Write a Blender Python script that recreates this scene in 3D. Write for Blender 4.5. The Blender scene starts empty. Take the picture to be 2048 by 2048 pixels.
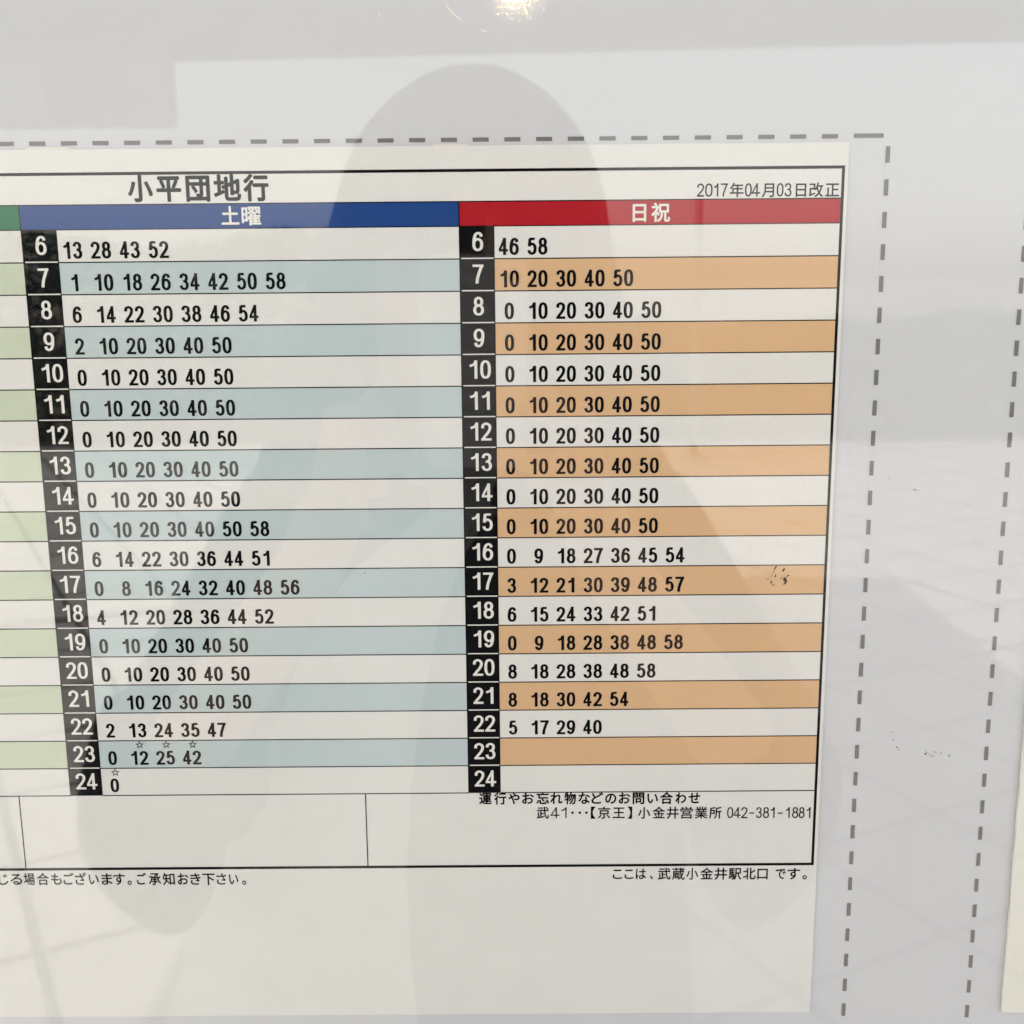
import bpy, bmesh, math, random
from mathutils import Vector, Matrix, Quaternion, noise

scene = bpy.context.scene
COL = scene.collection
R = math.radians

# ------------------------------------------------------------------ camera
CAM = Vector((0.0, -0.37719, 1.45))
cam_data = bpy.data.cameras.new("camera")
cam_data.sensor_fit = 'HORIZONTAL'
cam_data.sensor_width = 36.0
cam_data.lens = 36.0 * 2360.0 / 2048.0
cam_data.clip_start = 0.004
cam_data.clip_end = 800.0
cam = bpy.data.objects.new("camera", cam_data)
COL.objects.link(cam)
right = Vector((0.99995991, 0.00211132, -0.00870217)).normalized()
fwd = Vector((-0.00377977, 0.98050864, -0.19643959)).normalized()
up = right.cross(fwd).normalized()
right = fwd.cross(up).normalized()
CAMROT = Matrix((right, up, -fwd)).transposed()
cam.matrix_world = Matrix.Translation(CAM) @ CAMROT.to_4x4()
scene.camera = cam
# a phone lens focused on the print: what the cover mirrors lies well behind that plane
cam_data.dof.use_dof = True
cam_data.dof.focus_distance = 0.385
cam_data.dof.aperture_fstop = 24.0

# ------------------------------------------------------------------ light
SUN_EL = R(47)
SUN_AZ = R(-74)         # clockwise from +Y: the sun stands to the left and a little behind the board
world = bpy.data.worlds.new("World")
scene.world = world
world.use_nodes = True
wn = world.node_tree
wn.nodes.clear()
wo = wn.nodes.new("ShaderNodeOutputWorld")
wb = wn.nodes.new("ShaderNodeBackground")
ws = wn.nodes.new("ShaderNodeTexSky")
ws.sky_type = 'NISHITA'
ws.sun_disc = False
ws.sun_elevation = SUN_EL
ws.sun_rotation = SUN_AZ
ws.air_density = 1.0
ws.dust_density = 1.6
ws.ozone_density = 0.0
wb.inputs['Strength'].default_value = 0.11
# thin high cloud: the sky's own colour bleached towards a slightly warm white
wh = wn.nodes.new("ShaderNodeHueSaturation")
wh.inputs['Saturation'].default_value = 0.22
wt = wn.nodes.new("ShaderNodeMix"); wt.data_type = 'RGBA'; wt.blend_type = 'MULTIPLY'
wt.inputs['Factor'].default_value = 1.0
wt.inputs['B'].default_value = (1.0, 0.968, 0.932, 1)
wn.links.new(ws.outputs[0], wh.inputs['Color'])
wn.links.new(wh.outputs[0], wt.inputs['A'])
wn.links.new(wt.outputs['Result'], wb.inputs[0])
wn.links.new(wb.outputs[0], wo.inputs[0])
sun_data = bpy.data.lights.new("sun", 'SUN')
sun_data.energy = 3.0
sun_data.angle = R(0.5)
sun_data.color = (1.0, 0.96, 0.89)
sun = bpy.data.objects.new("sun", sun_data)
COL.objects.link(sun)
to_sun = Vector((math.sin(SUN_AZ) * math.cos(SUN_EL), math.cos(SUN_AZ) * math.cos(SUN_EL), math.sin(SUN_EL)))
sun.rotation_euler = to_sun.to_track_quat('Z', 'Y').to_euler()
sun.location = to_sun * 20

scene.view_settings.view_transform = 'Standard'
scene.view_settings.look = 'None'
scene.view_settings.gamma = 1.0
scene.view_settings.use_curve_mapping = False
scene.view_settings.exposure = 2.08


# ------------------------------------------------------------------ helpers
def tag(o, label=None, cat=None, group=None, kind=None):
    if label: o["label"] = label
    if cat: o["category"] = cat
    if group: o["group"] = group
    if kind: o["kind"] = kind
    return o


def empty(name, loc, label, cat, group=None):
    o = bpy.data.objects.new(name, None)
    o.location = loc
    o.empty_display_size = 0.05
    COL.objects.link(o)
    return tag(o, label, cat, group)


bpy.context.view_layer.update()


def world_loc(p):
    v = Vector((0, 0, 0))
    while p is not None:
        v += p.location
        p = p.parent
    return v


def mesh_obj(name, verts, faces, mat, parent=None, smooth=False):
    """Vertices are given in world space; the parent chain only carries translations."""
    off = world_loc(parent)
    me = bpy.data.meshes.new(name)
    me.from_pydata([tuple(Vector(v) - off) for v in verts], [], faces)
    me.validate()
    me.update()
    me.materials.append(mat)
    if smooth:
        for p in me.polygons: p.use_smooth = True
    o = bpy.data.objects.new(name, me)
    COL.objects.link(o)
    if parent is not None: o.parent = parent
    return o


def bm_obj(name, bm, mat, parent=None, smooth=False):
    off = world_loc(parent)
    bmesh.ops.translate(bm, verts=bm.verts, vec=-off)
    me = bpy.data.meshes.new(name)
    bm.to_mesh(me)
    bm.free()
    me.materials.append(mat)
    if smooth:
        for p in me.polygons: p.use_smooth = True
    o = bpy.data.objects.new(name, me)
    COL.objects.link(o)
    if parent is not None: o.parent = parent
    return o


def add_box(bm, x0, x1, y0, y1, z0, z1, bevel=0.0):
    r = bmesh.ops.create_cube(bm, size=1.0)
    for v in r['verts']:
        v.co = Vector((x0 + (v.co.x + .5) * (x1 - x0), y0 + (v.co.y + .5) * (y1 - y0), z0 + (v.co.z + .5) * (z1 - z0)))
    if bevel:
        es = {e for v in r['verts'] for e in v.link_edges}
        bmesh.ops.bevel(bm, geom=list(es), offset=bevel, segments=2, affect='EDGES', profile=.5)


def skin_obj(name, verts, edges, root, mat, parent, sub=2):
    """verts: (x, y, z, r) or (x, y, z, rx, ry); one continuous surface grown round the joints."""
    off = world_loc(parent)
    me = bpy.data.meshes.new(name + "_bones")
    me.from_pydata([tuple(Vector(v[:3]) - off) for v in verts], edges, [])
    o = bpy.data.objects.new(name, me)
    COL.objects.link(o)
    o.modifiers.new("skin", 'SKIN')
    sv = me.skin_vertices[0].data
    for i, v in enumerate(verts):
        sv[i].radius = (v[3], v[4] if len(v) > 4 else v[3])
        sv[i].use_root = (i == root)
    s = o.modifiers.new("sub", 'SUBSURF')
    s.levels = s.render_levels = sub
    dg = bpy.context.evaluated_depsgraph_get()
    m2 = bpy.data.meshes.new_from_object(o.evaluated_get(dg))
    o.modifiers.clear()
    o.data = m2
    bpy.data.meshes.remove(me)
    m2.name = name
    m2.materials.clear()
    m2.materials.append(mat)
    for p in m2.polygons: p.use_smooth = True
    o.parent = parent
    return o


# ------------------------------------------------------------------ materials
def new_mat(name):
    m = bpy.data.materials.new(name)
    m.use_nodes = True
    return m, m.node_tree.nodes, m.node_tree.links, m.node_tree.nodes["Principled BSDF"]


def surf(name, col, rough=.6, var=0.04, scale=40.0, bump=0.0, bscale=400.0, spec=.3, detail=4.0):
    m, n, l, b = new_mat(name)
    b.inputs['Roughness'].default_value = rough
    b.inputs['Specular IOR Level'].default_value = spec
    tc = n.new("ShaderNodeTexCoord")
    nz = n.new("ShaderNodeTexNoise")
    nz.inputs['Scale'].default_value = scale
    nz.inputs['Detail'].default_value = detail
    l.new(tc.outputs['Object'], nz.inputs['Vector'])
    mx = n.new("ShaderNodeMix")
    mx.data_type = 'RGBA'
    mx.inputs['A'].default_value = tuple(c * (1 - var) for c in col) + (1,)
    mx.inputs['B'].default_value = tuple(min(1, c * (1 + var)) for c in col) + (1,)
    l.new(nz.outputs['Fac'], mx.inputs['Factor'])
    l.new(mx.outputs['Result'], b.inputs['Base Color'])
    if bump:
        n2 = n.new("ShaderNodeTexNoise")
        n2.inputs['Scale'].default_value = bscale
        n2.inputs['Detail'].default_value = 3.0
        l.new(tc.outputs['Object'], n2.inputs['Vector'])
        bp = n.new("ShaderNodeBump")
        bp.inputs['Strength'].default_value = bump
        bp.inputs['Distance'].default_value = 0.001
        l.new(n2.outputs['Fac'], bp.inputs['Height'])
        l.new(bp.outputs['Normal'], b.inputs['Normal'])
    return m


M = {}
PAPER = (0.79, 0.785, 0.752)
M['paper'] = surf('paper', PAPER, .7, .028, 60, .2, 700, .2, 9.0)
M['paper2'] = surf('paper_cream', (0.82, 0.81, 0.735), .7, .03, 25, .15, 500, .2)
M['board'] = surf('printed_board', (0.65, 0.664, 0.688), .55, .02, 30, .08, 600, .25, 9.0)
M['dash'] = surf('grey_ink', (0.19, 0.185, 0.18), .6, .05, 900)
M['ink'] = surf('black_ink', (0.006, 0.006, 0.007), .8, .15, 600, 0, 1, .04)
M['inkgrey'] = surf('soft_black_ink', (0.02, 0.019, 0.019), .8, .15, 600, 0, 1, .04)
M['white'] = surf('unprinted_white', (0.80, 0.79, 0.74), .7, .02, 200)
M['blue'] = surf('blue_ink', (0.018, 0.066, 0.25), .6, .04, 90, 0, 1, .08)
M['red'] = surf('red_ink', (0.44, 0.013, 0.022), .6, .04, 90, 0, 1, .08)
M['green'] = surf('green_ink', (0.018, 0.17, 0.075), .6, .04, 90, 0, 1, .08)
M['pblue'] = surf('pale_blue_ink', (0.535, 0.63, 0.635), .65, .02, 60, .1, 900)
M['porange'] = surf('orange_ink', (0.72, 0.465, 0.258), .65, .03, 60, .1, 900)
M['pgreen'] = surf('pale_green_ink', (0.60, 0.672, 0.515), .65, .02, 60, .1, 900)
M['tape'] = surf('tape', (0.80, 0.76, 0.69), .35, .02, 60, 0, 1, .5)
M['dirt'] = surf('dirt', (0.07, 0.055, 0.04), .9, .3, 900)
M['dirtpale'] = surf('faint_dirt', (0.42, 0.30, 0.19), .9, .2, 900)
M['glint_scratch'] = surf('glint_scratch', (0.85, 0.78, 0.66), .5, .1, 600)  # pale warm colour paints the lamp's glint onto the scratches
M['hair'] = surf('dark_cloth_hood', (0.012, 0.012, 0.014), .8, .3, 60)
M['jacket'] = surf('dark_jacket', (0.014, 0.015, 0.018), .85, .3, 40, .2, 300)
M['shirt'] = surf('pale_shirt', (0.70, 0.73, 0.71), .85, .08, 14, .3, 60)
M['trousers'] = surf('dark_trousers', (0.03, 0.033, 0.045), .85, .2, 40)
M['skin'] = surf('skin', (0.62, 0.42, 0.33), .5, .06, 40)
M['eye'] = surf('eye', (0.05, 0.035, 0.03), .2, .1, 40)
M['lip'] = surf('lip', (0.42, 0.17, 0.14), .45, .06, 40)
M['shoe'] = surf('shoe', (0.03, 0.028, 0.026), .5, .1, 40)
M['phone'] = surf('phone_metal', (0.80, 0.79, 0.77), .35, .03, 40)
M['glassblack'] = surf('black_glass', (0.01, 0.01, 0.012), .08, .1, 40, 0, 1, .5)
M['canopy'] = surf('canopy_white', (0.30, 0.295, 0.285), .6, .05, 2.0)
M['steel'] = surf('painted_steel', (0.42, 0.43, 0.43), .45, .06, 8)
M['postgrey'] = surf('post_grey', (0.17, 0.17, 0.165), .6, .06, 8)
M['steeldark'] = surf('dark_steel', (0.09, 0.09, 0.09), .6, .06, 8)
M['wallpaint'] = surf('rendered_wall', (0.62, 0.60, 0.57), .8, .08, 2.0)
M['roofdark'] = surf('roof_sheet', (0.25, 0.25, 0.26), .7, .1, 3.0)
M['window'] = surf('window_glass', (0.05, 0.06, 0.07), .1, .1, 3.0, 0, 1, .5)
M['leaf'] = surf('hedge_leaf', (0.032, 0.050, 0.022), .9, .3, 3.0, 0, 1, .05)
M['twig'] = surf('hedge_twig', (0.08, 0.055, 0.035), .8, .3, 9.0)
M['leafpale'] = surf('tree_leaf', (0.10, 0.12, 0.06), .6, .4, 3.0)
M['signpale'] = surf('sign_plate', (0.66, 0.66, 0.65), .5, .06, 3.0)
M['sign'] = surf('sign_panel', (0.45, 0.45, 0.44), .5, .06, 3.0)


def paving():
    m, n, l, b = new_mat('paving_tiles')
    tc = n.new("ShaderNodeTexCoord")
    br = n.new("ShaderNodeTexBrick")
    mp = n.new("ShaderNodeMapping")
    mp.inputs['Rotation'].default_value = (0, 0, R(28))
    br.inputs['Scale'].default_value = 1.0
    br.offset = 0.0
    br.inputs['Brick Width'].default_value = 0.45
    br.inputs['Row Height'].default_value = 0.45
    br.inputs['Mortar Size'].default_value = 0.014
    br.inputs['Color1'].default_value = (0.49, 0.475, 0.45, 1)
    br.inputs['Color2'].default_value = (0.44, 0.43, 0.41, 1)
    br.inputs['Mortar'].default_value = (0.09, 0.085, 0.08, 1)
    l.new(tc.outputs['Object'], mp.inputs['Vector'])
    l.new(mp.outputs['Vector'], br.inputs['Vector'])
    l.new(br.outputs['Color'], b.inputs['Base Color'])
    b.inputs['Roughness'].default_value = .75
    return m


M['paving'] = paving()
M['ground'] = surf('ground_earth', (0.22, 0.20, 0.17), .9, .2, .5)


def pane_mat():
    """Clear acrylic: what lies behind shows through, a few per cent of the world in front is mirrored;
    part of the mirror lobe is scattered by fine wear so small lamps break up into glints."""
    m, n, l, b = new_mat('clear_acrylic')
    n.remove(b)
    out = n["Material Output"]
    geo = n.new("ShaderNodeNewGeometry")
    dot = n.new("ShaderNodeVectorMath"); dot.operation = 'DOT_PRODUCT'
    l.new(geo.outputs['Normal'], dot.inputs[0]); l.new(geo.outputs['Incoming'], dot.inputs[1])
    ab = n.new("ShaderNodeMath"); ab.operation = 'ABSOLUTE'; l.new(dot.outputs['Value'], ab.inputs[0])
    om = n.new("ShaderNodeMath"); om.operation = 'SUBTRACT'; om.inputs[0].default_value = 1.0; l.new(ab.outputs[0], om.inputs[1])
    pw = n.new("ShaderNodeMath"); pw.operation = 'POWER'; pw.inputs[1].default_value = 5.0; l.new(om.outputs[0], pw.inputs[0])
    ma = n.new("ShaderNodeMath"); ma.operation = 'MULTIPLY_ADD'
    ma.inputs[1].default_value = 1 - PANE_F0; ma.inputs[2].default_value = PANE_F0
    l.new(pw.outputs[0], ma.inputs[0])
    tr = n.new("ShaderNodeBsdfTransparent"); tr.inputs[0].default_value = (1, 1, 1, 1)
    g1 = n.new("ShaderNodeBsdfGlossy"); g1.inputs['Roughness'].default_value = 0.0
    g2 = n.new("ShaderNodeBsdfGlossy"); g2.inputs['Roughness'].default_value = 0.03
    tc = n.new("ShaderNodeTexCoord")
    nz = n.new("ShaderNodeTexNoise"); nz.inputs['Scale'].default_value = 1300; nz.inputs['Detail'].default_value = 1.0
    l.new(tc.outputs['Object'], nz.inputs['Vector'])
    bp = n.new("ShaderNodeBump"); bp.inputs['Strength'].default_value = 1.0; bp.inputs['Distance'].default_value = 0.000010
    l.new(nz.outputs['Fac'], bp.inputs['Height']); l.new(bp.outputs['Normal'], g2.inputs['Normal'])
    mg = n.new("ShaderNodeMixShader"); mg.inputs[0].default_value = 0.12
    l.new(g1.outputs[0], mg.inputs[1]); l.new(g2.outputs[0], mg.inputs[2])
    mx = n.new("ShaderNodeMixShader")
    l.new(ma.outputs[0], mx.inputs[0]); l.new(tr.outputs[0], mx.inputs[1]); l.new(mg.outputs[0], mx.inputs[2])
    l.new(mx.outputs[0], out.inputs['Surface'])
    return m


PANE_F0 = 0.037
M['pane'] = pane_mat()


def glow_mat():
    m, n, l, b = new_mat('lamp_glow')
    b.inputs['Base Color'].default_value = (.9, .85, .7, 1)
    b.inputs['Emission Color'].default_value = (1.0, 0.74, 0.36, 1)
    b.inputs['Emission Strength'].default_value = 200.0
    return m


M['glow'] = glow_mat()

# ------------------------------------------------------------------ setting in front of the board (seen mirrored)
tag(mesh_obj('ground', [(-300, -300, -.012), (300, -300, -.012), (300, 300, -.012), (-300, 300, -.012)], [(0, 1, 2, 3)], M['ground']), kind='structure')
tag(mesh_obj('pavement', [(-16, -10.2, 0), (16, -10.2, 0), (16, 3, 0), (-16, 3, 0)], [(0, 1, 2, 3)], M['paving']), kind='structure')

can = empty('shade_roof', (-1.8, -1.8, 0), 'pale flat roof on grey posts, added unseen to shade the pavement and person', 'shelter')  # added roof outside the mirrored view, shaped to shade the person and pavement
bm = bmesh.new(); add_box(bm, -3.1, -.62, -4.5, 1.0, 2.62, 2.74, .01); bm_obj('roof', bm, M['canopy'], can)
bm = bmesh.new(); add_box(bm, -.60, 1.70, -.35, 1.0, 2.62, 2.70, .01); bm_obj('eave', bm, M['canopy'], can)
for (x, y) in ((-2.9, -4.3), (-2.9, .8), (-.82, .8)):
    bm = bmesh.new()
    bmesh.ops.create_cone(bm, cap_ends=True, segments=20, radius1=.05, radius2=.05, depth=2.618, matrix=Matrix.Translation((x, y, 1.309)))
    bm_obj('post', bm, M['steel'], can)

deck = empty('station_deck', (0, -17, 0), 'wide pale station deck on round columns across the street', 'deck')
bm = bmesh.new()
pts = ((-45, -23.4), (45, -16.6), (45, -13.2), (-45, -14.6))
lo = [bm.verts.new((x, y, 5.0)) for x, y in pts]
hi = [bm.verts.new((x, y, 5.5)) for x, y in pts]
bm.faces.new(lo[::-1]); bm.faces.new(hi)
for i in range(4):
    j = (i + 1) % 4
    bm.faces.new((lo[i], lo[j], hi[j], hi[i]))
bmesh.ops.recalc_face_normals(bm, faces=bm.faces)
bm_obj('slab', bm, M['canopy'], deck)
for x in (-24, 13, 26, -34):
    bm = bmesh.new()
    bmesh.ops.create_cone(bm, cap_ends=True, segments=24, radius1=.35, radius2=.35, depth=4.998, matrix=Matrix.Translation((x, -16.2, 2.499)))
    bm_obj('column', bm, M['wallpaint'], deck, True)

sg = empty('hanging_sign', (-7, -18.5, 4.0), 'grey sign panel hung below the station deck', 'sign')
bm = bmesh.new(); add_box(bm, -10.4, -5.15, -18.6, -18.4, 3.72, 4.9, .02); bm_obj('panel', bm, M['sign'], sg)
for x0, x1 in ((-5.80, -5.22), (-10.3, -7.1)):
    bm = bmesh.new(); add_box(bm, x0, x1, -18.398, -18.36, 3.80, 4.66, .01); bm_obj('face_plate', bm, M['signpale'], sg)
for x in (-9.5, -6.0):
    bm = bmesh.new(); add_box(bm, x - .05, x + .05, -18.55, -18.45, 4.895, 5.0); bm_obj('bracket', bm, M['steel'], sg)

# the one lit lamp, under the deck
LX, LY = .06, -15.3
lamp = empty('ceiling_lamp', (LX, LY, 5.0), 'small warm lit lamp under the station deck', 'lamp')
bm = bmesh.new()
bmesh.ops.create_cone(bm, cap_ends=True, segments=28, radius1=.22, radius2=.28, depth=.10, matrix=Matrix.Translation((LX, LY, 4.949)))
bm_obj('housing', bm, M['steel'], lamp)
bm = bmesh.new()
bmesh.ops.create_uvsphere(bm, u_segments=24, v_segments=12, radius=.125)
for v in bm.verts:
    v.co = Vector((LX, LY, 4.91)) + Vector((v.co.x, v.co.y, v.co.z * .8))
bm_obj('bulb', bm, M['glow'], lamp, True)

pole = empty('street_pole', (1.42, -9.0, 0), 'slim dark post standing at the edge of the pavement', 'pole')
bm = bmesh.new()
bmesh.ops.create_cone(bm, cap_ends=True, segments=16, radius1=.035, radius2=.03, depth=2.04, matrix=Matrix.Translation((1.42, -9.0, 1.02)))
bm_obj('shaft', bm, M['postgrey'], pole, True)
bm = bmesh.new()
bmesh.ops.create_cone(bm, cap_ends=True, segments=16, radius1=.12, radius2=.12, depth=.03, matrix=Matrix.Translation((1.42, -9.0, .016)))
bm_obj('base_plate', bm, M['steel'], pole)

# hedge along the far side of the pavement
rnd = random.Random(4)
hedge = empty('hedge', (0, -10.4, 0), 'green hedge along the far edge of the pavement, taller at one end', 'hedge')
vs, fs = [], []
for i in range(42000):
    x = rnd.uniform(-9, 9)
    top = 1.04 + .75 * max(0.0, min(1.0, (-.6 - x) / 1.0)) + .16 * noise.noise(Vector((x * .8, 3, 0))) + .06 * noise.noise(Vector((x * 3, 1, 0)))
    y = -10.4 + rnd.uniform(-.6, .6)
    z = top - (top - .02) * rnd.random() ** 1.15
    c = Vector((x, y, z)); s = rnd.uniform(.035, .065)
    a = Vector((rnd.gauss(0, 1), rnd.gauss(0, 1), rnd.gauss(0, 1))).normalized()
    b_ = a.cross(Vector((rnd.gauss(0, 1), rnd.gauss(0, 1), rnd.gauss(0, 1)))).normalized()
    k = len(vs)
    vs += [c - a * s, c + b_ * s * .5, c + a * s, c - b_ * s * .5]
    fs.append((k, k + 1, k + 2, k + 3))
mesh_obj('foliage', vs, fs, M['leaf'], hedge)
for i in range(18):
    x = -8.6 + i; y = -10.4 + rnd.uniform(-.2, .2)
    bm = bmesh.new(); bmesh.ops.create_cone(bm, cap_ends=True, segments=8, radius1=.03, radius2=.012, depth=.8, matrix=Matrix.Translation((x, y, .4)))
    bm_obj('stem', bm, M['twig'], hedge)

# ------------------------------------------------------------------ person holding the phone (seen mirrored)
per = empty('person', (-.05, -.72, 0), 'person in a dark hooded jacket over a pale top, both hands raising a phone', 'person')
V, E = [], []


def chain(pts, start=None):
    prev = start
    first = None
    for p in pts:
        V.append(p); i = len(V) - 1
        if first is None: first = i
        if prev is not None: E.append((prev, i))
        prev = i
    return prev


pel = chain([(-.05, -.73, .92, .145, .11)])
wai = chain([(-.05, -.73, 1.04, .125, .10)], pel)
che = chain([(-.05, -.72, 1.17, .14, .10)], wai)
nkb = chain([(-.05, -.715, 1.285, .075, .07)], che)
nek = chain([(-.05, -.70, 1.35, .052, .055)], nkb)
jaw = chain([(-.05, -.675, 1.415, .058, .07)], nek)
skl = chain([(-.048, -.685, 1.505, .074, .09)], jaw)
chain([(-.047, -.69, 1.575, .05, .06)], skl)
chain([(-.049, -.60, 1.455, .013), (-.049, -.583, 1.448, .011)], jaw)      # nose
wrists = {}
for s, sx, ex, hx in ((1, .115, .235, .022), (-1, -.215, -.335, -.098)):
    w = chain([(sx, -.70, 1.245, .058), (sx + (ex - sx) * .5, -.655, 1.12, .047), (ex, -.605, .985, .04),
               (ex + (hx - ex) * .55, -.50, 1.165, .034), (hx + s * .028, -.432, 1.275, .025, .022)], nkb)
    wrists[s] = w
    pm = chain([(hx + s * .022, -.418, 1.312, .024, .014)], w)
    # fingers wrap the phone's back from its long edge, thumb stays on the screen side
    for k, (fz, ln) in enumerate(((.030, 1.0), (.012, 1.06), (-.006, 1.0), (-.022, .82))):
        kz = 1.330 + fz
        yk = -.397 - (1.45 - kz) * 0.2003
        xe = hx + s * .012
        chain([(xe + s * .010, yk - .006, kz, .0088), (xe + s * .006, yk + .012, kz + .002, .0080),
               (xe - s * .018 * ln, yk + .0165, kz + .004, .0074), (xe - s * .034 * ln, yk + .0155, kz + .005, .0062)], pm)
    chain([(hx + s * .016, -.440, 1.335, .0105), (hx + s * .004, -.452, 1.362, .0092), (hx - s * .012, -.449, 1.380, .0078)], w)
for s, x in ((1, .035), (-1, -.135)):
    chain([(x, -.73, .84, .088), (x + s * .01, -.72, .48, .058), (x + s * .012, -.735, .10, .040), (x + s * .014, -.70, .045, .042, .035), (x + s * .02, -.60, .032, .04, .025)], pel)
skin_obj('body', V, E, pel, M['skin'], per, 2)
for x in (-.077, -.021):
    bm = bmesh.new(); bmesh.ops.create_uvsphere(bm, u_segments=12, v_segments=8, radius=.010, matrix=Matrix.Translation((x, -.606, 1.483)))
    bm_obj('eye', bm, M['eye'], per, True)
bm = bmesh.new(); bmesh.ops.create_uvsphere(bm, u_segments=14, v_segments=8, radius=1, matrix=Matrix.Translation((-.049, -.607, 1.417)) @ Matrix.Diagonal((.021, .008, .006, 1)))
bm_obj('mouth', bm, M['lip'], per, True)


def loft(rings, a0, a1, n=40, wob=0.0, seed=0):
    """rings: (z, cx, cy, rx, ry[, a0, a1]); angle 0 faces the board (+y), positive towards +x."""
    vs, fs = [], []
    for r in rings:
        z, cx, cy, rx, ry = r[:5]
        b0, b1 = (r[5], r[6]) if len(r) > 5 else (a0, a1)
        for i in range(n + 1):
            a = R(b0 + (b1 - b0) * i / n)
            k = 1 + wob * noise.noise(Vector((math.sin(a) * 2.2 + seed, math.cos(a) * 2.2, z * 7)))
            vs.append((cx + rx * k * math.sin(a), cy + ry * k * math.cos(a), z))
    for j in range(len(rings) - 1):
        for i in range(n):
            k = j * (n + 1) + i
            fs.append((k, k + 1, k + n + 2, k + n + 1))
    return vs, fs


def cloth(name, rings, mat, parent, a0=0, a1=360, thick=.006, wob=.03, seed=0, sub=1):
    vs, fs = loft(rings, a0, a1, 40, wob, seed)
    o = mesh_obj(name, vs, fs, mat, parent, True)
    bm = bmesh.new(); bm.from_mesh(o.data); bmesh.ops.remove_doubles(bm, verts=bm.verts, dist=.0003); bm.to_mesh(o.data); bm.free()
    for p in o.data.polygons: p.use_smooth = True
    sd = o.modifiers.new("thickness", 'SOLIDIFY'); sd.thickness = thick; sd.offset = -1
    sb = o.modifiers.new("smooth", 'SUBSURF'); sb.levels = sb.render_levels = sub
    return o


# hood over the hair, open at the face below the brow
cloth('hood', [(1.627, -.034, -.70, .003, .003, 0, 360), (1.623, -.034, -.695, .028, .03, 0, 360), (1.612, -.035, -.69, .050, .055, 0, 360), (1.592, -.036, -.685, .074, .08, 0, 360),
               (1.565, -.037, -.685, .098, .105, 0, 360), (1.53, -.036, -.69, .112, .118, 0, 360), (1.495, -.037, -.69, .122, .12, 8, 352),
               (1.46, -.042, -.69, .133, .12, 40, 320), (1.42, -.047, -.69, .144, .118, 46, 314), (1.38, -.051, -.69, .153, .118, 44, 316),
               (1.34, -.053, -.69, .166, .12, 30, 330), (1.30, -.051, -.69, .180, .125, 12, 348), (1.262, -.049, -.69, .196, .128, 6, 354)],
      M['hair'], per, thick=.008, wob=.045, seed=3)

# jacket: sleeves, shoulders and back; the front hangs open
JV, JE = V, E = [], []
c0 = chain([(-.05, -.73, 1.10, .125, .085)])
c1 = chain([(-.05, -.715, 1.225, .125, .095)], c0)
for s, sx, ex, hx in ((1, .110, .228, .022), (-1, -.205, -.322, -.098)):
    chain([(sx, -.69, 1.225, .078, .075), (sx + (ex - sx) * .55, -.65, 1.105, .074, .07), (ex, -.605, .985, .072, .085), (ex + (hx - ex) * .22, -.57, 1.03, .062, .07), (ex + (hx - ex) * .36, -.535, 1.075, .052, .058)], c1)
jk = skin_obj('jacket', V, E, 0, M['jacket'], per, 2)
jp = cloth('jacket_front', [(1.26, -.05, -.72, .17, .125, 8, 300), (1.18, -.05, -.72, .19, .145, -6, 292), (1.0, -.045, -.725, .20, .155, -16, 285), (.86, -.04, -.73, .208, .165, -17, 282),
                       (.7, -.035, -.735, .214, .175, -17, 280), (.5, -.03, -.74, .225, .185, -17, 278)], M['jacket'], jk, thick=.007, wob=.03, seed=9)
# drooping cuffs of the wide sleeves below the elbows
for s, x, y in ((1, .215, -.605), (-1, -.322, -.60)):
    z0 = .885
    cloth('sleeve_drape', [(z0, x - s * .015, y, .012, .02), (z0 + .03, x - s * .006, y, .040, .04), (z0 + .075, x, y, .060, .058), (z0 + .13, x - s * .004, y - .01, .066, .064), (z0 + .20, x - s * .02, y - .03, .062, .06)],
          M['jacket'], jk, thick=.005, wob=.05, seed=5 + s)
cloth('shirt', [(1.30, -.05, -.72, .10, .085), (1.22, -.055, -.72, .160, .125), (1.05, -.065, -.72, .178, .138), (.9, -.085, -.725, .205, .15), (.75, -.11, -.73, .245, .165), (.62, -.12, -.73, .262, .172)],
      M['shirt'], per, thick=.004, wob=.05, seed=21)
V, E = [], []
p0 = chain([(-.05, -.73, .88, .115, .085)])
for s, x in ((1, .035), (-1, -.135)):
    chain([(x, -.73, .82, .098), (x + s * .01, -.72, .48, .072), (x + s * .012, -.735, .12, .06)], p0)
skin_obj('trousers', V, E, 0, M['trousers'], per, 2)
for s, x in ((1, .035), (-1, -.135)):
    vs_ = [(x + s * .014, -.765, .05, .047, .05), (x + s * .016, -.68, .046, .047, .046), (x + s * .02, -.585, .036, .044, .034)]
    skin_obj('shoe', vs_, [(0, 1), (1, 2)], 0, M['shoe'], per, 2)

# phone: its lens sits where the picture is taken from
ph = empty('phone', CAM, 'silver mobile phone held upright in both hands before the hooded person', 'phone')


def camspace(bm):
    for v in bm.verts: v.co = CAM + CAMROT @ v.co


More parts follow.
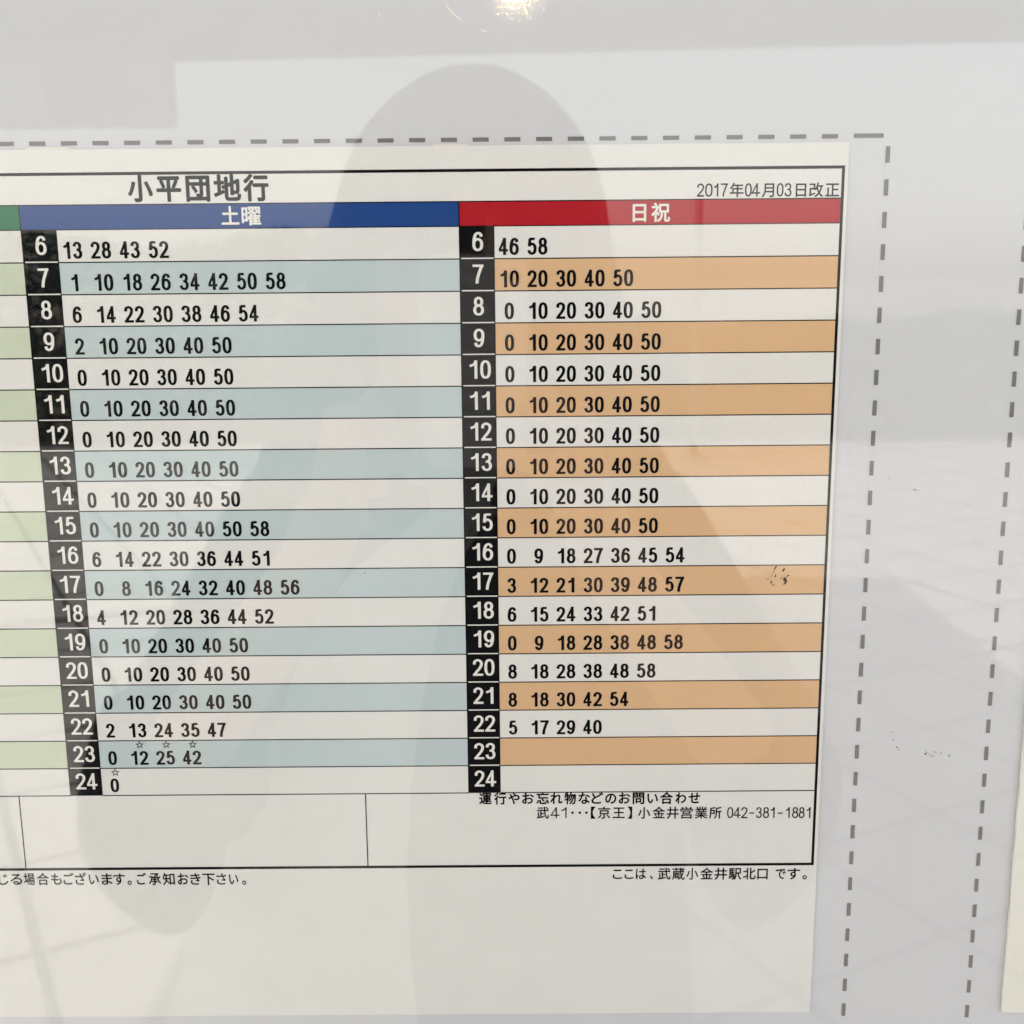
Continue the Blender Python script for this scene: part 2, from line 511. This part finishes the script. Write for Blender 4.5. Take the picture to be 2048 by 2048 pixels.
bm = bmesh.new(); add_box(bm, -.060, .008, -.128, .011, .0035, .0105)
bmesh.ops.bevel(bm, geom=[e for e in bm.edges if abs((e.verts[0].co - e.verts[1].co).z) > .004], offset=.010, segments=6, affect='EDGES', profile=.5)
bmesh.ops.bevel(bm, geom=[e for e in bm.edges if abs((e.verts[0].co - e.verts[1].co).z) < .0005], offset=.0018, segments=3, affect='EDGES', profile=.5)
camspace(bm); bm_obj('phone_case', bm, M['phone'], ph, True)
bm = bmesh.new(); add_box(bm, -.0565, .0045, -.114, -.003, .0106, .0108); camspace(bm); bm_obj('screen', bm, M['glassblack'], ph)
bm = bmesh.new(); bmesh.ops.create_cone(bm, cap_ends=True, segments=24, radius1=.0042, radius2=.0042, depth=.0012, matrix=Matrix.Translation((0, 0, .0030)))
camspace(bm); bm_obj('lens', bm, M['glassblack'], ph)
bm = bmesh.new(); bmesh.ops.create_cone(bm, cap_ends=True, segments=16, radius1=.0022, radius2=.0022, depth=.0006, matrix=Matrix.Translation((-.0125, 0, .0033)))
camspace(bm); bm_obj('flash', bm, M['white'], ph)

# ------------------------------------------------------------------ the board and its sheets
# board coordinates: x, z in millimetres from the point of the board straight ahead of the lens
def P(x, z, d=0.0):
    return (x / 1000.0, -d / 1000.0, CAM.z + z / 1000.0)


class Flat:
    """collects flat ink shapes lying d millimetres in front of the backing"""
    def __init__(self, d): self.v, self.f, self.d, self.k = [], [], d, 0

    def quad(self, x0, x1, z0, z1):
        k = len(self.v)
        self.v += [P(x0, z0, self.d), P(x1, z0, self.d), P(x1, z1, self.d), P(x0, z1, self.d)]
        self.f.append((k, k + 1, k + 2, k + 3))

    def poly(self, pts, dd=0.0):
        k = len(self.v)
        self.v += [P(x, z, self.d + dd) for x, z in pts]
        self.f.append(tuple(range(k, k + len(pts))))

    def mesh(self, vs, fs):
        k = len(self.v)
        self.v += [P(x, z, self.d) for x, z in vs]
        self.f += [tuple(k + i for i in f) for f in fs]

    def stroke(self, pts, t, closed=False, tx=None):
        """a pen stroke of width t along pts; each stroke sits a few microns above the one before"""
        self.k += 1
        dd = .002 * (self.k % 6)
        n = len(pts); L, Rr = [], []
        for i in range(n):
            if closed: a, b = pts[(i - 1) % n], pts[(i + 1) % n]
            else: a, b = pts[max(0, i - 1)], pts[min(n - 1, i + 1)]
            p = pts[i]
            d1 = Vector((p[0] - a[0], p[1] - a[1])); d2 = Vector((b[0] - p[0], b[1] - p[1]))
            if d1.length < 1e-9: d1 = d2
            if d2.length < 1e-9: d2 = d1
            d1.normalize(); d2.normalize()
            tn = (d1 + d2).normalized(); nm = Vector((-tn.y, tn.x))
            c = max(.5, nm.dot(Vector((-d1.y, d1.x))))
            w = t / 2 / c
            hx = (tx or t) / t
            L.append((p[0] + nm.x * w * hx, p[1] + nm.y * w)); Rr.append((p[0] - nm.x * w * hx, p[1] - nm.y * w))
        k = len(self.v)
        self.v += [P(x, z, self.d + dd) for x, z in L] + [P(x, z, self.d + dd) for x, z in Rr]
        m = n if closed else n - 1
        for i in range(m):
            j = (i + 1) % n
            self.f.append((k + n + i, k + n + j, k + j, k + i))

    def build(self, name, mat, parent):
        return mesh_obj(name, self.v, self.f, mat, parent)


def cr(pts, n=7):
    """Catmull-Rom curve through pts"""
    out = []
    for i in range(len(pts) - 1):
        p0, p1, p2, p3 = pts[max(0, i - 1)], pts[i], pts[i + 1], pts[min(len(pts) - 1, i + 2)]
        for j in range(n):
            t = j / n
            out.append(tuple(.5 * (2 * p1[a] + (p2[a] - p0[a]) * t + (2 * p0[a] - 5 * p1[a] + 4 * p2[a] - p3[a]) * t * t + (3 * p1[a] - p0[a] - 3 * p2[a] + p3[a]) * t ** 3) for a in (0, 1)))
    out.append(pts[-1])
    return out


def ell(cx, cy, rx, ry, e=2.35, n=36):
    o = []
    for i in range(n):
        a = 2 * math.pi * i / n
        c, s = math.cos(a), math.sin(a)
        o.append((cx + rx * math.copysign(abs(c) ** (2 / e), c), cy + ry * math.copysign(abs(s) ** (2 / e), s)))
    return o


SIX = cr([(.95, .79), (.86, .94), (.55, 1.0), (.22, .90), (.04, .62), (0, .32)])
DIG = {
    '0': [(ell(.5, .5, .5, .5, 2.5), True)],
    '1': [([(.84, 0), (.84, 1.03)], False), (cr([(.80, .99), (.60, .83), (.02, .72)]), False)],
    '2': [(cr([(.02, .70), (.08, .90), (.5, 1), (.92, .88), (.95, .66), (.70, .42), (.25, .16), (.08, .02)]), False), ([(.0, 0), (1, 0)], False)],
    '3': [(cr([(.03, .76), (.14, .93), (.5, 1), (.86, .91), (.90, .70), (.72, .56), (.38, .53)]), False),
          (cr([(.38, .53), (.78, .50), (.99, .28), (.86, .07), (.5, 0), (.13, .07), (0, .25)]), False)],
    '4': [([(.70, 0), (.70, 1.03)], False), ([(.66, .97), (-.06, .30)], False), ([(-.22, .24), (1.22, .24)], False)],
    '5': [([(.95, 1), (.17, 1)], False), ([(.20, 1.03), (.08, .48)], False), (cr([(.06, .50), (.24, .62), (.54, .66), (.88, .56), (1, .33), (.88, .09), (.5, 0), (.13, .07), (0, .23)]), False)],
    '6': [(SIX, False), (ell(.5, .32, .5, .32, 2.2), True)],
    '7': [([(0, 1), (1.02, 1)], False), (cr([(.96, .99), (.62, .56), (.42, .25), (.34, 0 - .03)]), False)],
    '8': [(ell(.5, .77, .41, .23, 2.2), True), (ell(.5, .27, .5, .27, 2.2), True)],
    '9': [([(1 - x, 1 - y) for x, y in SIX], False), (ell(.5, .68, .5, .32, 2.2), True)],
    '-': [([(0, .45), (1, .45)], False)],
}


def digit(fl, ch, x0, x1, z0, z1, t, tx=None):
    """digit drawn into the box x0..x1, z0..z1 with pen width t (tx sideways)"""
    tx = tx or t
    ax, aw = x0 + tx / 2, (x1 - x0 - tx)
    az, ah = z0 + t / 2, (z1 - z0 - t)
    ex = t / 2
    for pts, closed in DIG[ch]:
        q = [(ax + u * aw, az + v * ah) for u, v in pts]
        if not closed and ch in '14' and pts[0][1] == 0:       # stems run to the very foot
            q[0] = (q[0][0], z0); q[-1] = (q[-1][0], z1)
        if not closed and ch == '7' and len(pts) > 2: q[-1] = (q[-1][0], z0)
        if ch in '27' and len(pts) == 2: q = [(x0 if ch == '7' else x0 + .02, q[0][1]), (x1, q[1][1])]
        if ch == '4' and pts[0] == (.66, .97): fl.stroke(q, t * .85, closed, tx * .8)
        else: fl.stroke(q, t, closed, tx)


def number(fl, s, cx, z0, h, w, adv, t, tx=None):
    n = len(s); x = cx - (adv * (n - 1) + w) / 2
    for ch in s:
        if ch == '1': digit(fl, ch, x + w * .0, x + w * .98, z0, z0 + h, t, tx)
        else: digit(fl, ch, x, x + w, z0, z0 + h, t, tx)
        x += adv


# kana and kanji come from Blender's own built-in font
GLY = {}


def glyph(ch, bold):
    key = (ch, bold)
    if key not in GLY:
        cu = bpy.data.curves.new("glyph", 'FONT')
        cu.body = ch; cu.size = 1.0; cu.resolution_u = 5; cu.offset = min(bold, .003); cu.fill_mode = 'FRONT'
        o = bpy.data.objects.new("glyph", cu); COL.objects.link(o)
        dg = bpy.context.evaluated_depsgraph_get()
        me = bpy.data.meshes.new_from_object(o.evaluated_get(dg))
        vs = [(v.co.x, v.co.y) for v in me.vertices]; fs = [tuple(p.vertices) for p in me.polygons]
        bpy.data.objects.remove(o); bpy.data.curves.remove(cu); bpy.data.meshes.remove(me)
        xs = [v[0] for v in vs]; ys = [v[1] for v in vs]
        GLY[key] = (vs, fs, min(xs), max(xs), min(ys), max(ys))
    return GLY[key]


def word(fl, items, zb, zt, zb2, zt2, bold, pen=.4):
    """items: (character, left, right); the line runs from heights zb..zt at its start to zb2..zt2 at its end"""
    xa, xb = items[0][1], items[-1][2]
    for ch, x0, x1 in items:
        k = ((x0 + x1) / 2 - xa) / (xb - xa)
        b, t = zb + (zb2 - zb) * k, zt + (zt2 - zt) * k
        h = t - b
        if ch in DIG:
            digit(fl, ch, x0, x1, b + h * .03, t - h * .03, pen); continue
        vs, fs, gx0, gx1, gy0, gy1 = glyph(ch, bold)
        em = h / .92
        if ch == '・':
            fl.quad(x0, x1, (b + t) / 2 - (x1 - x0) / 2, (b + t) / 2 + (x1 - x0) / 2); continue
        sx = (x1 - x0) / (gx1 - gx0)
        sh = [(0, 0)] if bold < .005 else [(0, 0)] + [(bold * math.cos(a * math.pi / 4), bold * math.sin(a * math.pi / 4)) for a in range(8)]
        sx = (x1 - x0 - 2 * bold * em * .9) / (gx1 - gx0)
        d0 = fl.d
        for j, (ox, oy) in enumerate(sh):
            fl.d = d0 + .0015 * j
            fl.mesh([(x0 + bold * em * .9 + (x - gx0) * sx + ox * em, b + (y + .078 + oy) * em) for x, y in vs], fs)
        fl.d = d0


# backing board
board = empty('notice_board', P(0, -100, -10), 'pale blue grey notice board printed with grey dashed guide lines', 'notice board')
bm = bmesh.new(); add_box(bm, -.80, .80, .0006, .022, CAM.z - .62, CAM.z + .50, .002); bm_obj('backing', bm, M['board'], board)
fl = Flat(-.45)
x = 104.45
fl.quad(104.4, 113.5, 40.5, 41.75)
for i in range(40):
    x = 94.6 - 9.74 * i
    fl.quad(x, x + 4.95, 40.4, 41.65)
fl.build('dashed_line', M['dash'], board)
for x, z, n in ((115.1, 37.9, 42), (159.1, 37.0, 42)):
    fl = Flat(-.45)
    for i in range(n):
        zz = z - 9.765 * i
        fl.quad(x - .66, x + .66, zz - 4.85, zz)
    fl.build('dashed_line', M['dash'], board)


def sheet(name, x0, x1, z0, z1, d0, d1, mat, parent, seed, rough=.12, tabs=()):
    """a cut sheet of paper d0..d1 millimetres off the backing with very slightly uneven edges"""
    pts = []
    N = 90
    def edge(xa, za, xb, zb):
        for i in range(N):
            t = i / N
            w = rough * noise.noise(Vector((t * 23 + seed, xa * .1, za * .1))) * (1 if 0 < i < N else 0)
            dx, dz = xb - xa, zb - za
            l = math.hypot(dx, dz)
            pts.append((xa + dx * t - dz / l * w, za + dz * t + dx / l * w))
    edge(x0, z0, x1, z0); edge(x1, z0, x1, z1); edge(x1, z1, x0, z1); edge(x0, z1, x0, z0)
    n = len(pts)
    vs = [P(a, b, d1) for a, b in pts] + [P(a, b, d0) for a, b in pts]
    fs = [tuple(range(n))] + [(i, i + n, (i + 1) % n + n, (i + 1) % n) for i in range(n)]
    return mesh_obj(name, vs, fs, mat, parent)


# ------------------------------------------------------------------ timetable poster
tt = empty('timetable_poster', P(-100, -110), 'large white bus timetable with blue and red headed columns of departure times', 'timetable')
sheet('paper', -317, 103.05, -258.0, 39.25, -.5, .0, M['paper'], tt, 2)
for x0, x1, z in ((-150.4, -136.8, 39.95), (-24.9, -14.0, 39.75)):
    fl = Flat(-.30); fl.poly([(x0, 38.9), (x1, 38.9), (x1 - .15, z), (x0 + .2, z + .05)]); fl.build('tape_tab', M['tape'], tt)

INK = .02
ROW0, RH = 15.15, 9.93
XL, XLc, XM, XMc, XR = -153.6, -142.55, -17.1, -6.2, 101.1
ZB = ROW0 - 19 * RH
# outer border and rules
fl = Flat(.05)
fl.quad(-330, 102.0, 31.45, 32.35)
fl.quad(101.1, 102.0, -200.3, 31.449)
fl.quad(-330, 102.0, -201.25, -200.301)
fl.quad(-330, 101.099, 22.45, 22.8)
for x in (-171.35, -52.5): fl.quad(x - .2, x + .2, -200.299, ZB - .201)
fl.build('table_border', M['ink'], tt)

SAT = ['13 28 43 52', '1 10 18 26 34 42 50 58', '6 14 22 30 38 46 54', '2 10 20 30 40 50', '0 10 20 30 40 50', '0 10 20 30 40 50', '0 10 20 30 40 50',
       '0 10 20 30 40 50', '0 10 20 30 40 50', '0 10 20 30 40 50 58', '6 14 22 30 36 44 51', '0 8 16 24 32 40 48 56', '4 12 20 28 36 44 52', '0 10 20 30 40 50',
       '0 10 20 30 40 50', '0 10 20 30 40 50', '2 13 24 35 47', '0 12 25 42', '0']
SUN = ['46 58', '10 20 30 40 50', '0 10 20 30 40 50', '0 10 20 30 40 50', '0 10 20 30 40 50', '0 10 20 30 40 50', '0 10 20 30 40 50', '0 10 20 30 40 50',
       '0 10 20 30 40 50', '0 10 20 30 40 50', '0 9 18 27 36 45 54', '3 12 21 30 39 48 57', '6 15 24 33 42 51', '0 9 18 28 38 48 58', '8 18 28 38 48 58',
       '8 18 30 42 54', '5 17 29 40', '', '']


def header(x0, x1, mat, label, items, zb, zt):
    f = Flat(INK); f.quad(x0, x1, ROW0 + .15, 22.449)
    o = f.build('header_band', mat, tt); o['label'] = label
    if items:
        f = Flat(INK + .05); word(f, items, zb, zt, zb, zt - .05, .02); f.build('lettering', M['white'], o)
    return o


header(-330, XL - .2, M['green'], 'green header band at the left edge', None, 0, 0)
header(XL + .2, XM - .2, M['blue'], 'blue header band', [('土', -90.9, -85.4), ('曜', -84.6, -78.6)], 16.15, 21.8)
header(XM + .2, XR, M['red'], 'red header band', [('日', 36.8, 41.0), ('祝', 42.6, 48.4)], 16.1, 21.7)
fl = Flat(.055)
for x in (XL, XM): fl.quad(x - .199, x + .199, ROW0 + .151, 22.45)
fl.quad(-330, 101.1, ROW0 - .15, ROW0 + .15)
fl.build('header_rule', M['ink'], tt)


def star(fl, cx, cz, r):
    o = [(cx + r * math.sin(i * math.pi / 5) * (1 if i % 2 == 0 else .42), cz + r * math.cos(i * math.pi / 5) * (1 if i % 2 == 0 else .42)) for i in range(10)]
    fl.stroke(o, .28, True)


def column(times, xa, xb, cx0, pitch, tint, tname, last=False):
    for i in range(19):
        zt, zb = ROW0 - i * RH, ROW0 - (i + 1) * RH
        odd = i % 2 == 1
        f = Flat(INK); f.quad(xa, xb, zb + .16, zt - .16)
        o = f.build('departure_row', tint if odd else M['paper'], tt)
        if odd: o['label'] = tname
        f = Flat(INK + .03); f.quad(xa, xb, zb - .18, zb + .18)
        f.build('row_rule', M['ink'], o)
        if times and times[i]:
            f = Flat(INK + .05)
            for k, s in enumerate(times[i].split()):
                number(f, s, cx0 + pitch * k, zb + 1.10 + .1 * i / 18, 5.22 - .2 * i / 18, 2.92, 3.38, .76, .96)
            f.build('departure_times', M['ink'], o)
            if times is SAT and i in (17, 18):
                f = Flat(INK + .05)
                for k in ((1, 2, 3) if i == 17 else (0,)): star(f, cx0 + .5 + pitch * k, zt - 1.55 if i == 17 else zt - 1.55, 1.25)
                f.build('star_marks', M['ink'], o)


column(None, -330, XL, 0, 0, M['pgreen'], 'pale green row')
column(SAT, XLc, XM, -138.15, 9.02, M['pblue'], 'pale blue row')
column(SUN, XMc, XR, -1.75, 8.95, M['porange'], 'orange row')

for x0, x1, cx in ((XL - .1, XLc + .05, -147.75), (XM - .15, XMc + .05, -11.4)):
    f = Flat(INK + .045); f.quad(x0, x1, ZB, ROW0 - .151)
    hc = f.build('hour_column', M['ink'], tt)
    f = Flat(INK + .08)
    for i in range(19):
        zb = ROW0 - (i + 1) * RH
        number(f, str(6 + i), cx, zb + 2.35, 5.85, 3.40, 3.84, .74, .94)
    f.build('hour_numerals', M['white'], hc)
    f = Flat(INK + .08)
    for i in range(18):
        zb = ROW0 - (i + 1) * RH
        f.quad(x0 + .65, x1 - .35, zb - .02, zb + .36)
    f.build('hour_dividers', M['white'], hc)

fl = Flat(INK + .05)
word(fl, [('小', -119.4, -111.7), ('平', -110.5, -102.9), ('団', -101.4, -94.0), ('地', -92.8, -84.4), ('行', -83.6, -75.8)], 23.6, 31.35, 23.5, 31.2, .028)
fl.build('title_lettering', M['ink'], tt)
fl = Flat(INK + .05)
word(fl, [('2', 56.6, 58.8), ('0', 59.1, 61.4), ('1', 61.6, 63.4), ('7', 63.9, 66.1), ('年', 66.7, 71.0), ('0', 71.4, 73.5), ('4', 73.6, 75.9), ('月', 76.6, 80.4), ('0', 81.2, 83.3), ('3', 83.6, 85.8),
          ('日', 87.1, 90.3), ('改', 91.2, 95.6), ('正', 96.2, 100.5)], 23.3, 27.5, 23.0, 27.3, .011, .46)
fl.build('date_lettering', M['ink'], tt)
fl = Flat(INK + .05)
word(fl, [('運', -13.6, -9.3), ('行', -8.5, -4.3), ('や', -3.6, 0.3), ('お', 1.1, 5.2), ('忘', 6.0, 10.4), ('れ', 10.8, 15.0), ('物', 15.6, 19.6), ('な', 20.4, 24.4), ('ど', 24.9, 28.9), ('の', 29.6, 33.4),
          ('お', 34.2, 38.2), ('問', 39.0, 43.0), ('い', 44.0, 47.7), ('合', 48.4, 52.8), ('わ', 53.6, 57.3), ('せ', 58.1, 62.1)], -177.7, -173.5, -178.1, -173.75, .022)
word(fl, [('武', 6.1, 10.3), ('4', 11.1, 13.7), ('1', 14.3, 16.7), ('・', 18.0, 18.8), ('・', 20.5, 21.3), ('・', 22.8, 23.6), ('【', 24.7, 26.4), ('京', 27.1, 31.4), ('王', 32.2, 36.4), ('】', 37.3, 38.9),
          ('小', 40.9, 45.1), ('金', 45.9, 50.2), ('井', 50.7, 54.9), ('営', 55.4, 59.7), ('業', 60.4, 64.8), ('所', 65.3, 69.6), ('0', 71.5, 73.6), ('4', 73.8, 76.0), ('2', 76.3, 78.5), ('-', 78.9, 81.0),
          ('3', 81.4, 83.4), ('8', 83.8, 85.9), ('1', 86.2, 88.0), ('-', 88.6, 90.8), ('1', 91.4, 93.2), ('8', 93.8, 95.9), ('8', 96.1, 98.1), ('1', 98.5, 100.3)], -183.1, -178.8, -183.8, -179.5, .012, .44)
fl.build('contact_lettering', M['ink'], tt)
fl = Flat(INK + .05)
word(fl, [('じ', -181.3, -177.9), ('る', -177.2, -173.1), ('場', -172.5, -168.6), ('合', -167.9, -163.7), ('も', -162.9, -159.3), ('ご', -158.7, -155.0), ('ざ', -154.6, -150.6), ('い', -149.8, -146.4),
          ('ま', -145.4, -141.6), ('す', -141.3, -137.2), ('。', -136.4, -135.0), ('ご', -133.1, -129.8), ('承', -129.0, -124.7), ('知', -124.1, -119.9), ('お', -118.9, -115.1), ('き', -114.5, -110.9),
          ('下', -110.3, -106.0), ('さ', -105.4, -101.9), ('い', -101.0, -97.8), ('。', -96.5, -95.1)], -206.6, -202.1, -207.2, -202.6, .012)
fl.build('notice_lettering', M['ink'], tt)
fl = Flat(INK + .05)
word(fl, [('こ', 32.4, 35.7), ('こ', 36.5, 39.6), ('は', 40.4, 44.0), ('、', 45.3, 46.4), ('武', 48.1, 52.5), ('蔵', 53.0, 57.4), ('小', 57.9, 62.1), ('金', 62.8, 67.2), ('井', 67.7, 72.1), ('駅', 72.6, 77.1),
          ('北', 77.6, 82.0), ('口', 82.6, 86.2), ('で', 88.9, 92.4), ('す', 93.0, 97.4), ('。', 98.3, 99.8)], -206.1, -201.8, -206.6, -202.1, .012)
fl.build('stop_lettering', M['ink'], tt)

# the next sheet along
np_ = empty('paper_poster', P(300, -110), 'blank cream paper sheet at the right edge of the board', 'poster')
sheet('paper', 170.9, 420, -257.8, 39.0, -.4, .9, M['paper2'], np_, 31, .5)

# ------------------------------------------------------------------ clear cover with its wear
pane = empty('cover_pane', P(0, -100, 6), 'clear acrylic cover over the notice board, mirroring the photographer and street', 'cover pane')
bm = bmesh.new(); add_box(bm, -.80, .80, -.008, -.006, CAM.z - .62, CAM.z + .50); bm_obj('acrylic_sheet', bm, M['pane'], pane)


def glint_scratch(pts, w):
    f = Flat(8.06)
    c = cr(pts, 6); n = len(c)
    for i in range(n - 1):
        ww = w * (.25 + math.sin(math.pi * (i + .5) / (n - 1)))
        a, b = c[i], c[i + 1]
        d = Vector((b[0] - a[0], b[1] - a[1])).normalized()
        f.poly([(a[0] - d.y * ww / 2, a[1] + d.x * ww / 2), (a[0] + d.y * ww / 2, a[1] - d.x * ww / 2), (b[0] + d.y * ww / 2, b[1] - d.x * ww / 2), (b[0] - d.y * ww / 2, b[1] + d.x * ww / 2)])
    f.build('glint_scratch', M['glint_scratch'], pane)


K = 369.2 / 377.2       # the pane is nearer than the paper, so marks on it sit a little closer in


def kk(pts): return [(x * K, z * K) for x, z in pts]


glint_scratch(kk([(-20.3, 80.6), (-18.0, 77.6), (-14.2, 74.6)]), .34)
glint_scratch(kk([(-40.4, 78.4), (-39.7, 76.4)]), .2)
glint_scratch(kk([(-9.9, 72.7), (-7.6, 72.2)]), .3)


def specks(name, items, seed, mat):
    r = random.Random(seed)
    f = Flat(8.05)
    for x, z, a, b, ang in items:
        x *= K; z *= K; a *= 1.25; b *= 1.25
        n = 9; pts = []
        ca, sa = math.cos(R(ang)), math.sin(R(ang))
        for i in range(n):
            t = 2 * math.pi * i / n; q = r.uniform(.65, 1.25)
            u, v = a * math.cos(t) * q, b * math.sin(t) * q
            pts.append((x + u * ca - v * sa, z + u * sa + v * ca))
        f.poly(pts)
    f.build(name, mat, pane)


def z2(px, py):      # smudge on the 17 o'clock row, in tenths measured from the row's left mark
    return (74.6 + px * .0104, -92.0 - py * .0104)


specks('dirt_smudge', [z2(1000, 290) + (.85, .22, 60), z2(1262, 360) + (.6, .26, 58), z2(1400, 560) + (.5, .22, 38), z2(1325, 690) + (.45, .75, 20), z2(1320, 800) + (.55, .25, 30),
                       z2(885, 750) + (.2, .4, 5), z2(1012, 560) + (.2, .35, -15)], 3, M['dirt'])
specks('dirt_smudge', [z2(945, 430) + (1.0, .16, 68), z2(880, 560) + (.5, .2, 62), z2(790, 640) + (.5, .25, 20), z2(1200, 620) + (.55, .25, 30), z2(950, 850) + (.5, .3, 10)], 4, M['dirtpale'])
r_ = random.Random(12)
it = [(126.4, -152.6, .3, .1, 10), (127.1, -155.4, .12, .4, 10), (128.4, -158.0, .3, .22, -40), (129.1, -158.9, .4, .12, -40)]
for i in range(26): it.append((r_.uniform(138, 145.5), -160.6 + r_.gauss(0, .7), r_.uniform(.06, .2), r_.uniform(.05, .14), r_.uniform(0, 90)))
it += [(138.3, -160.4, .3, .2, 20), (146.3, -161.2, .18, .35, 10), (133, -159.0, .1, .1, 0), (115.9, -216, .1, .1, 0)]
specks('dirt_specks', it, 8, M['dirt'])
specks('dirt_specks', [(120.6, -65.3, .35, .12, 0), (130.2, -69.5, .35, .13, -30), (129.2, -69.3, .4, .25, 10), (146.9, -74.6, .2, .16, 0), (-50.1, -95.5, .5, .12, 55), (-48.9, -94.0, .3, .08, 50)], 9, M['dirtpale'])
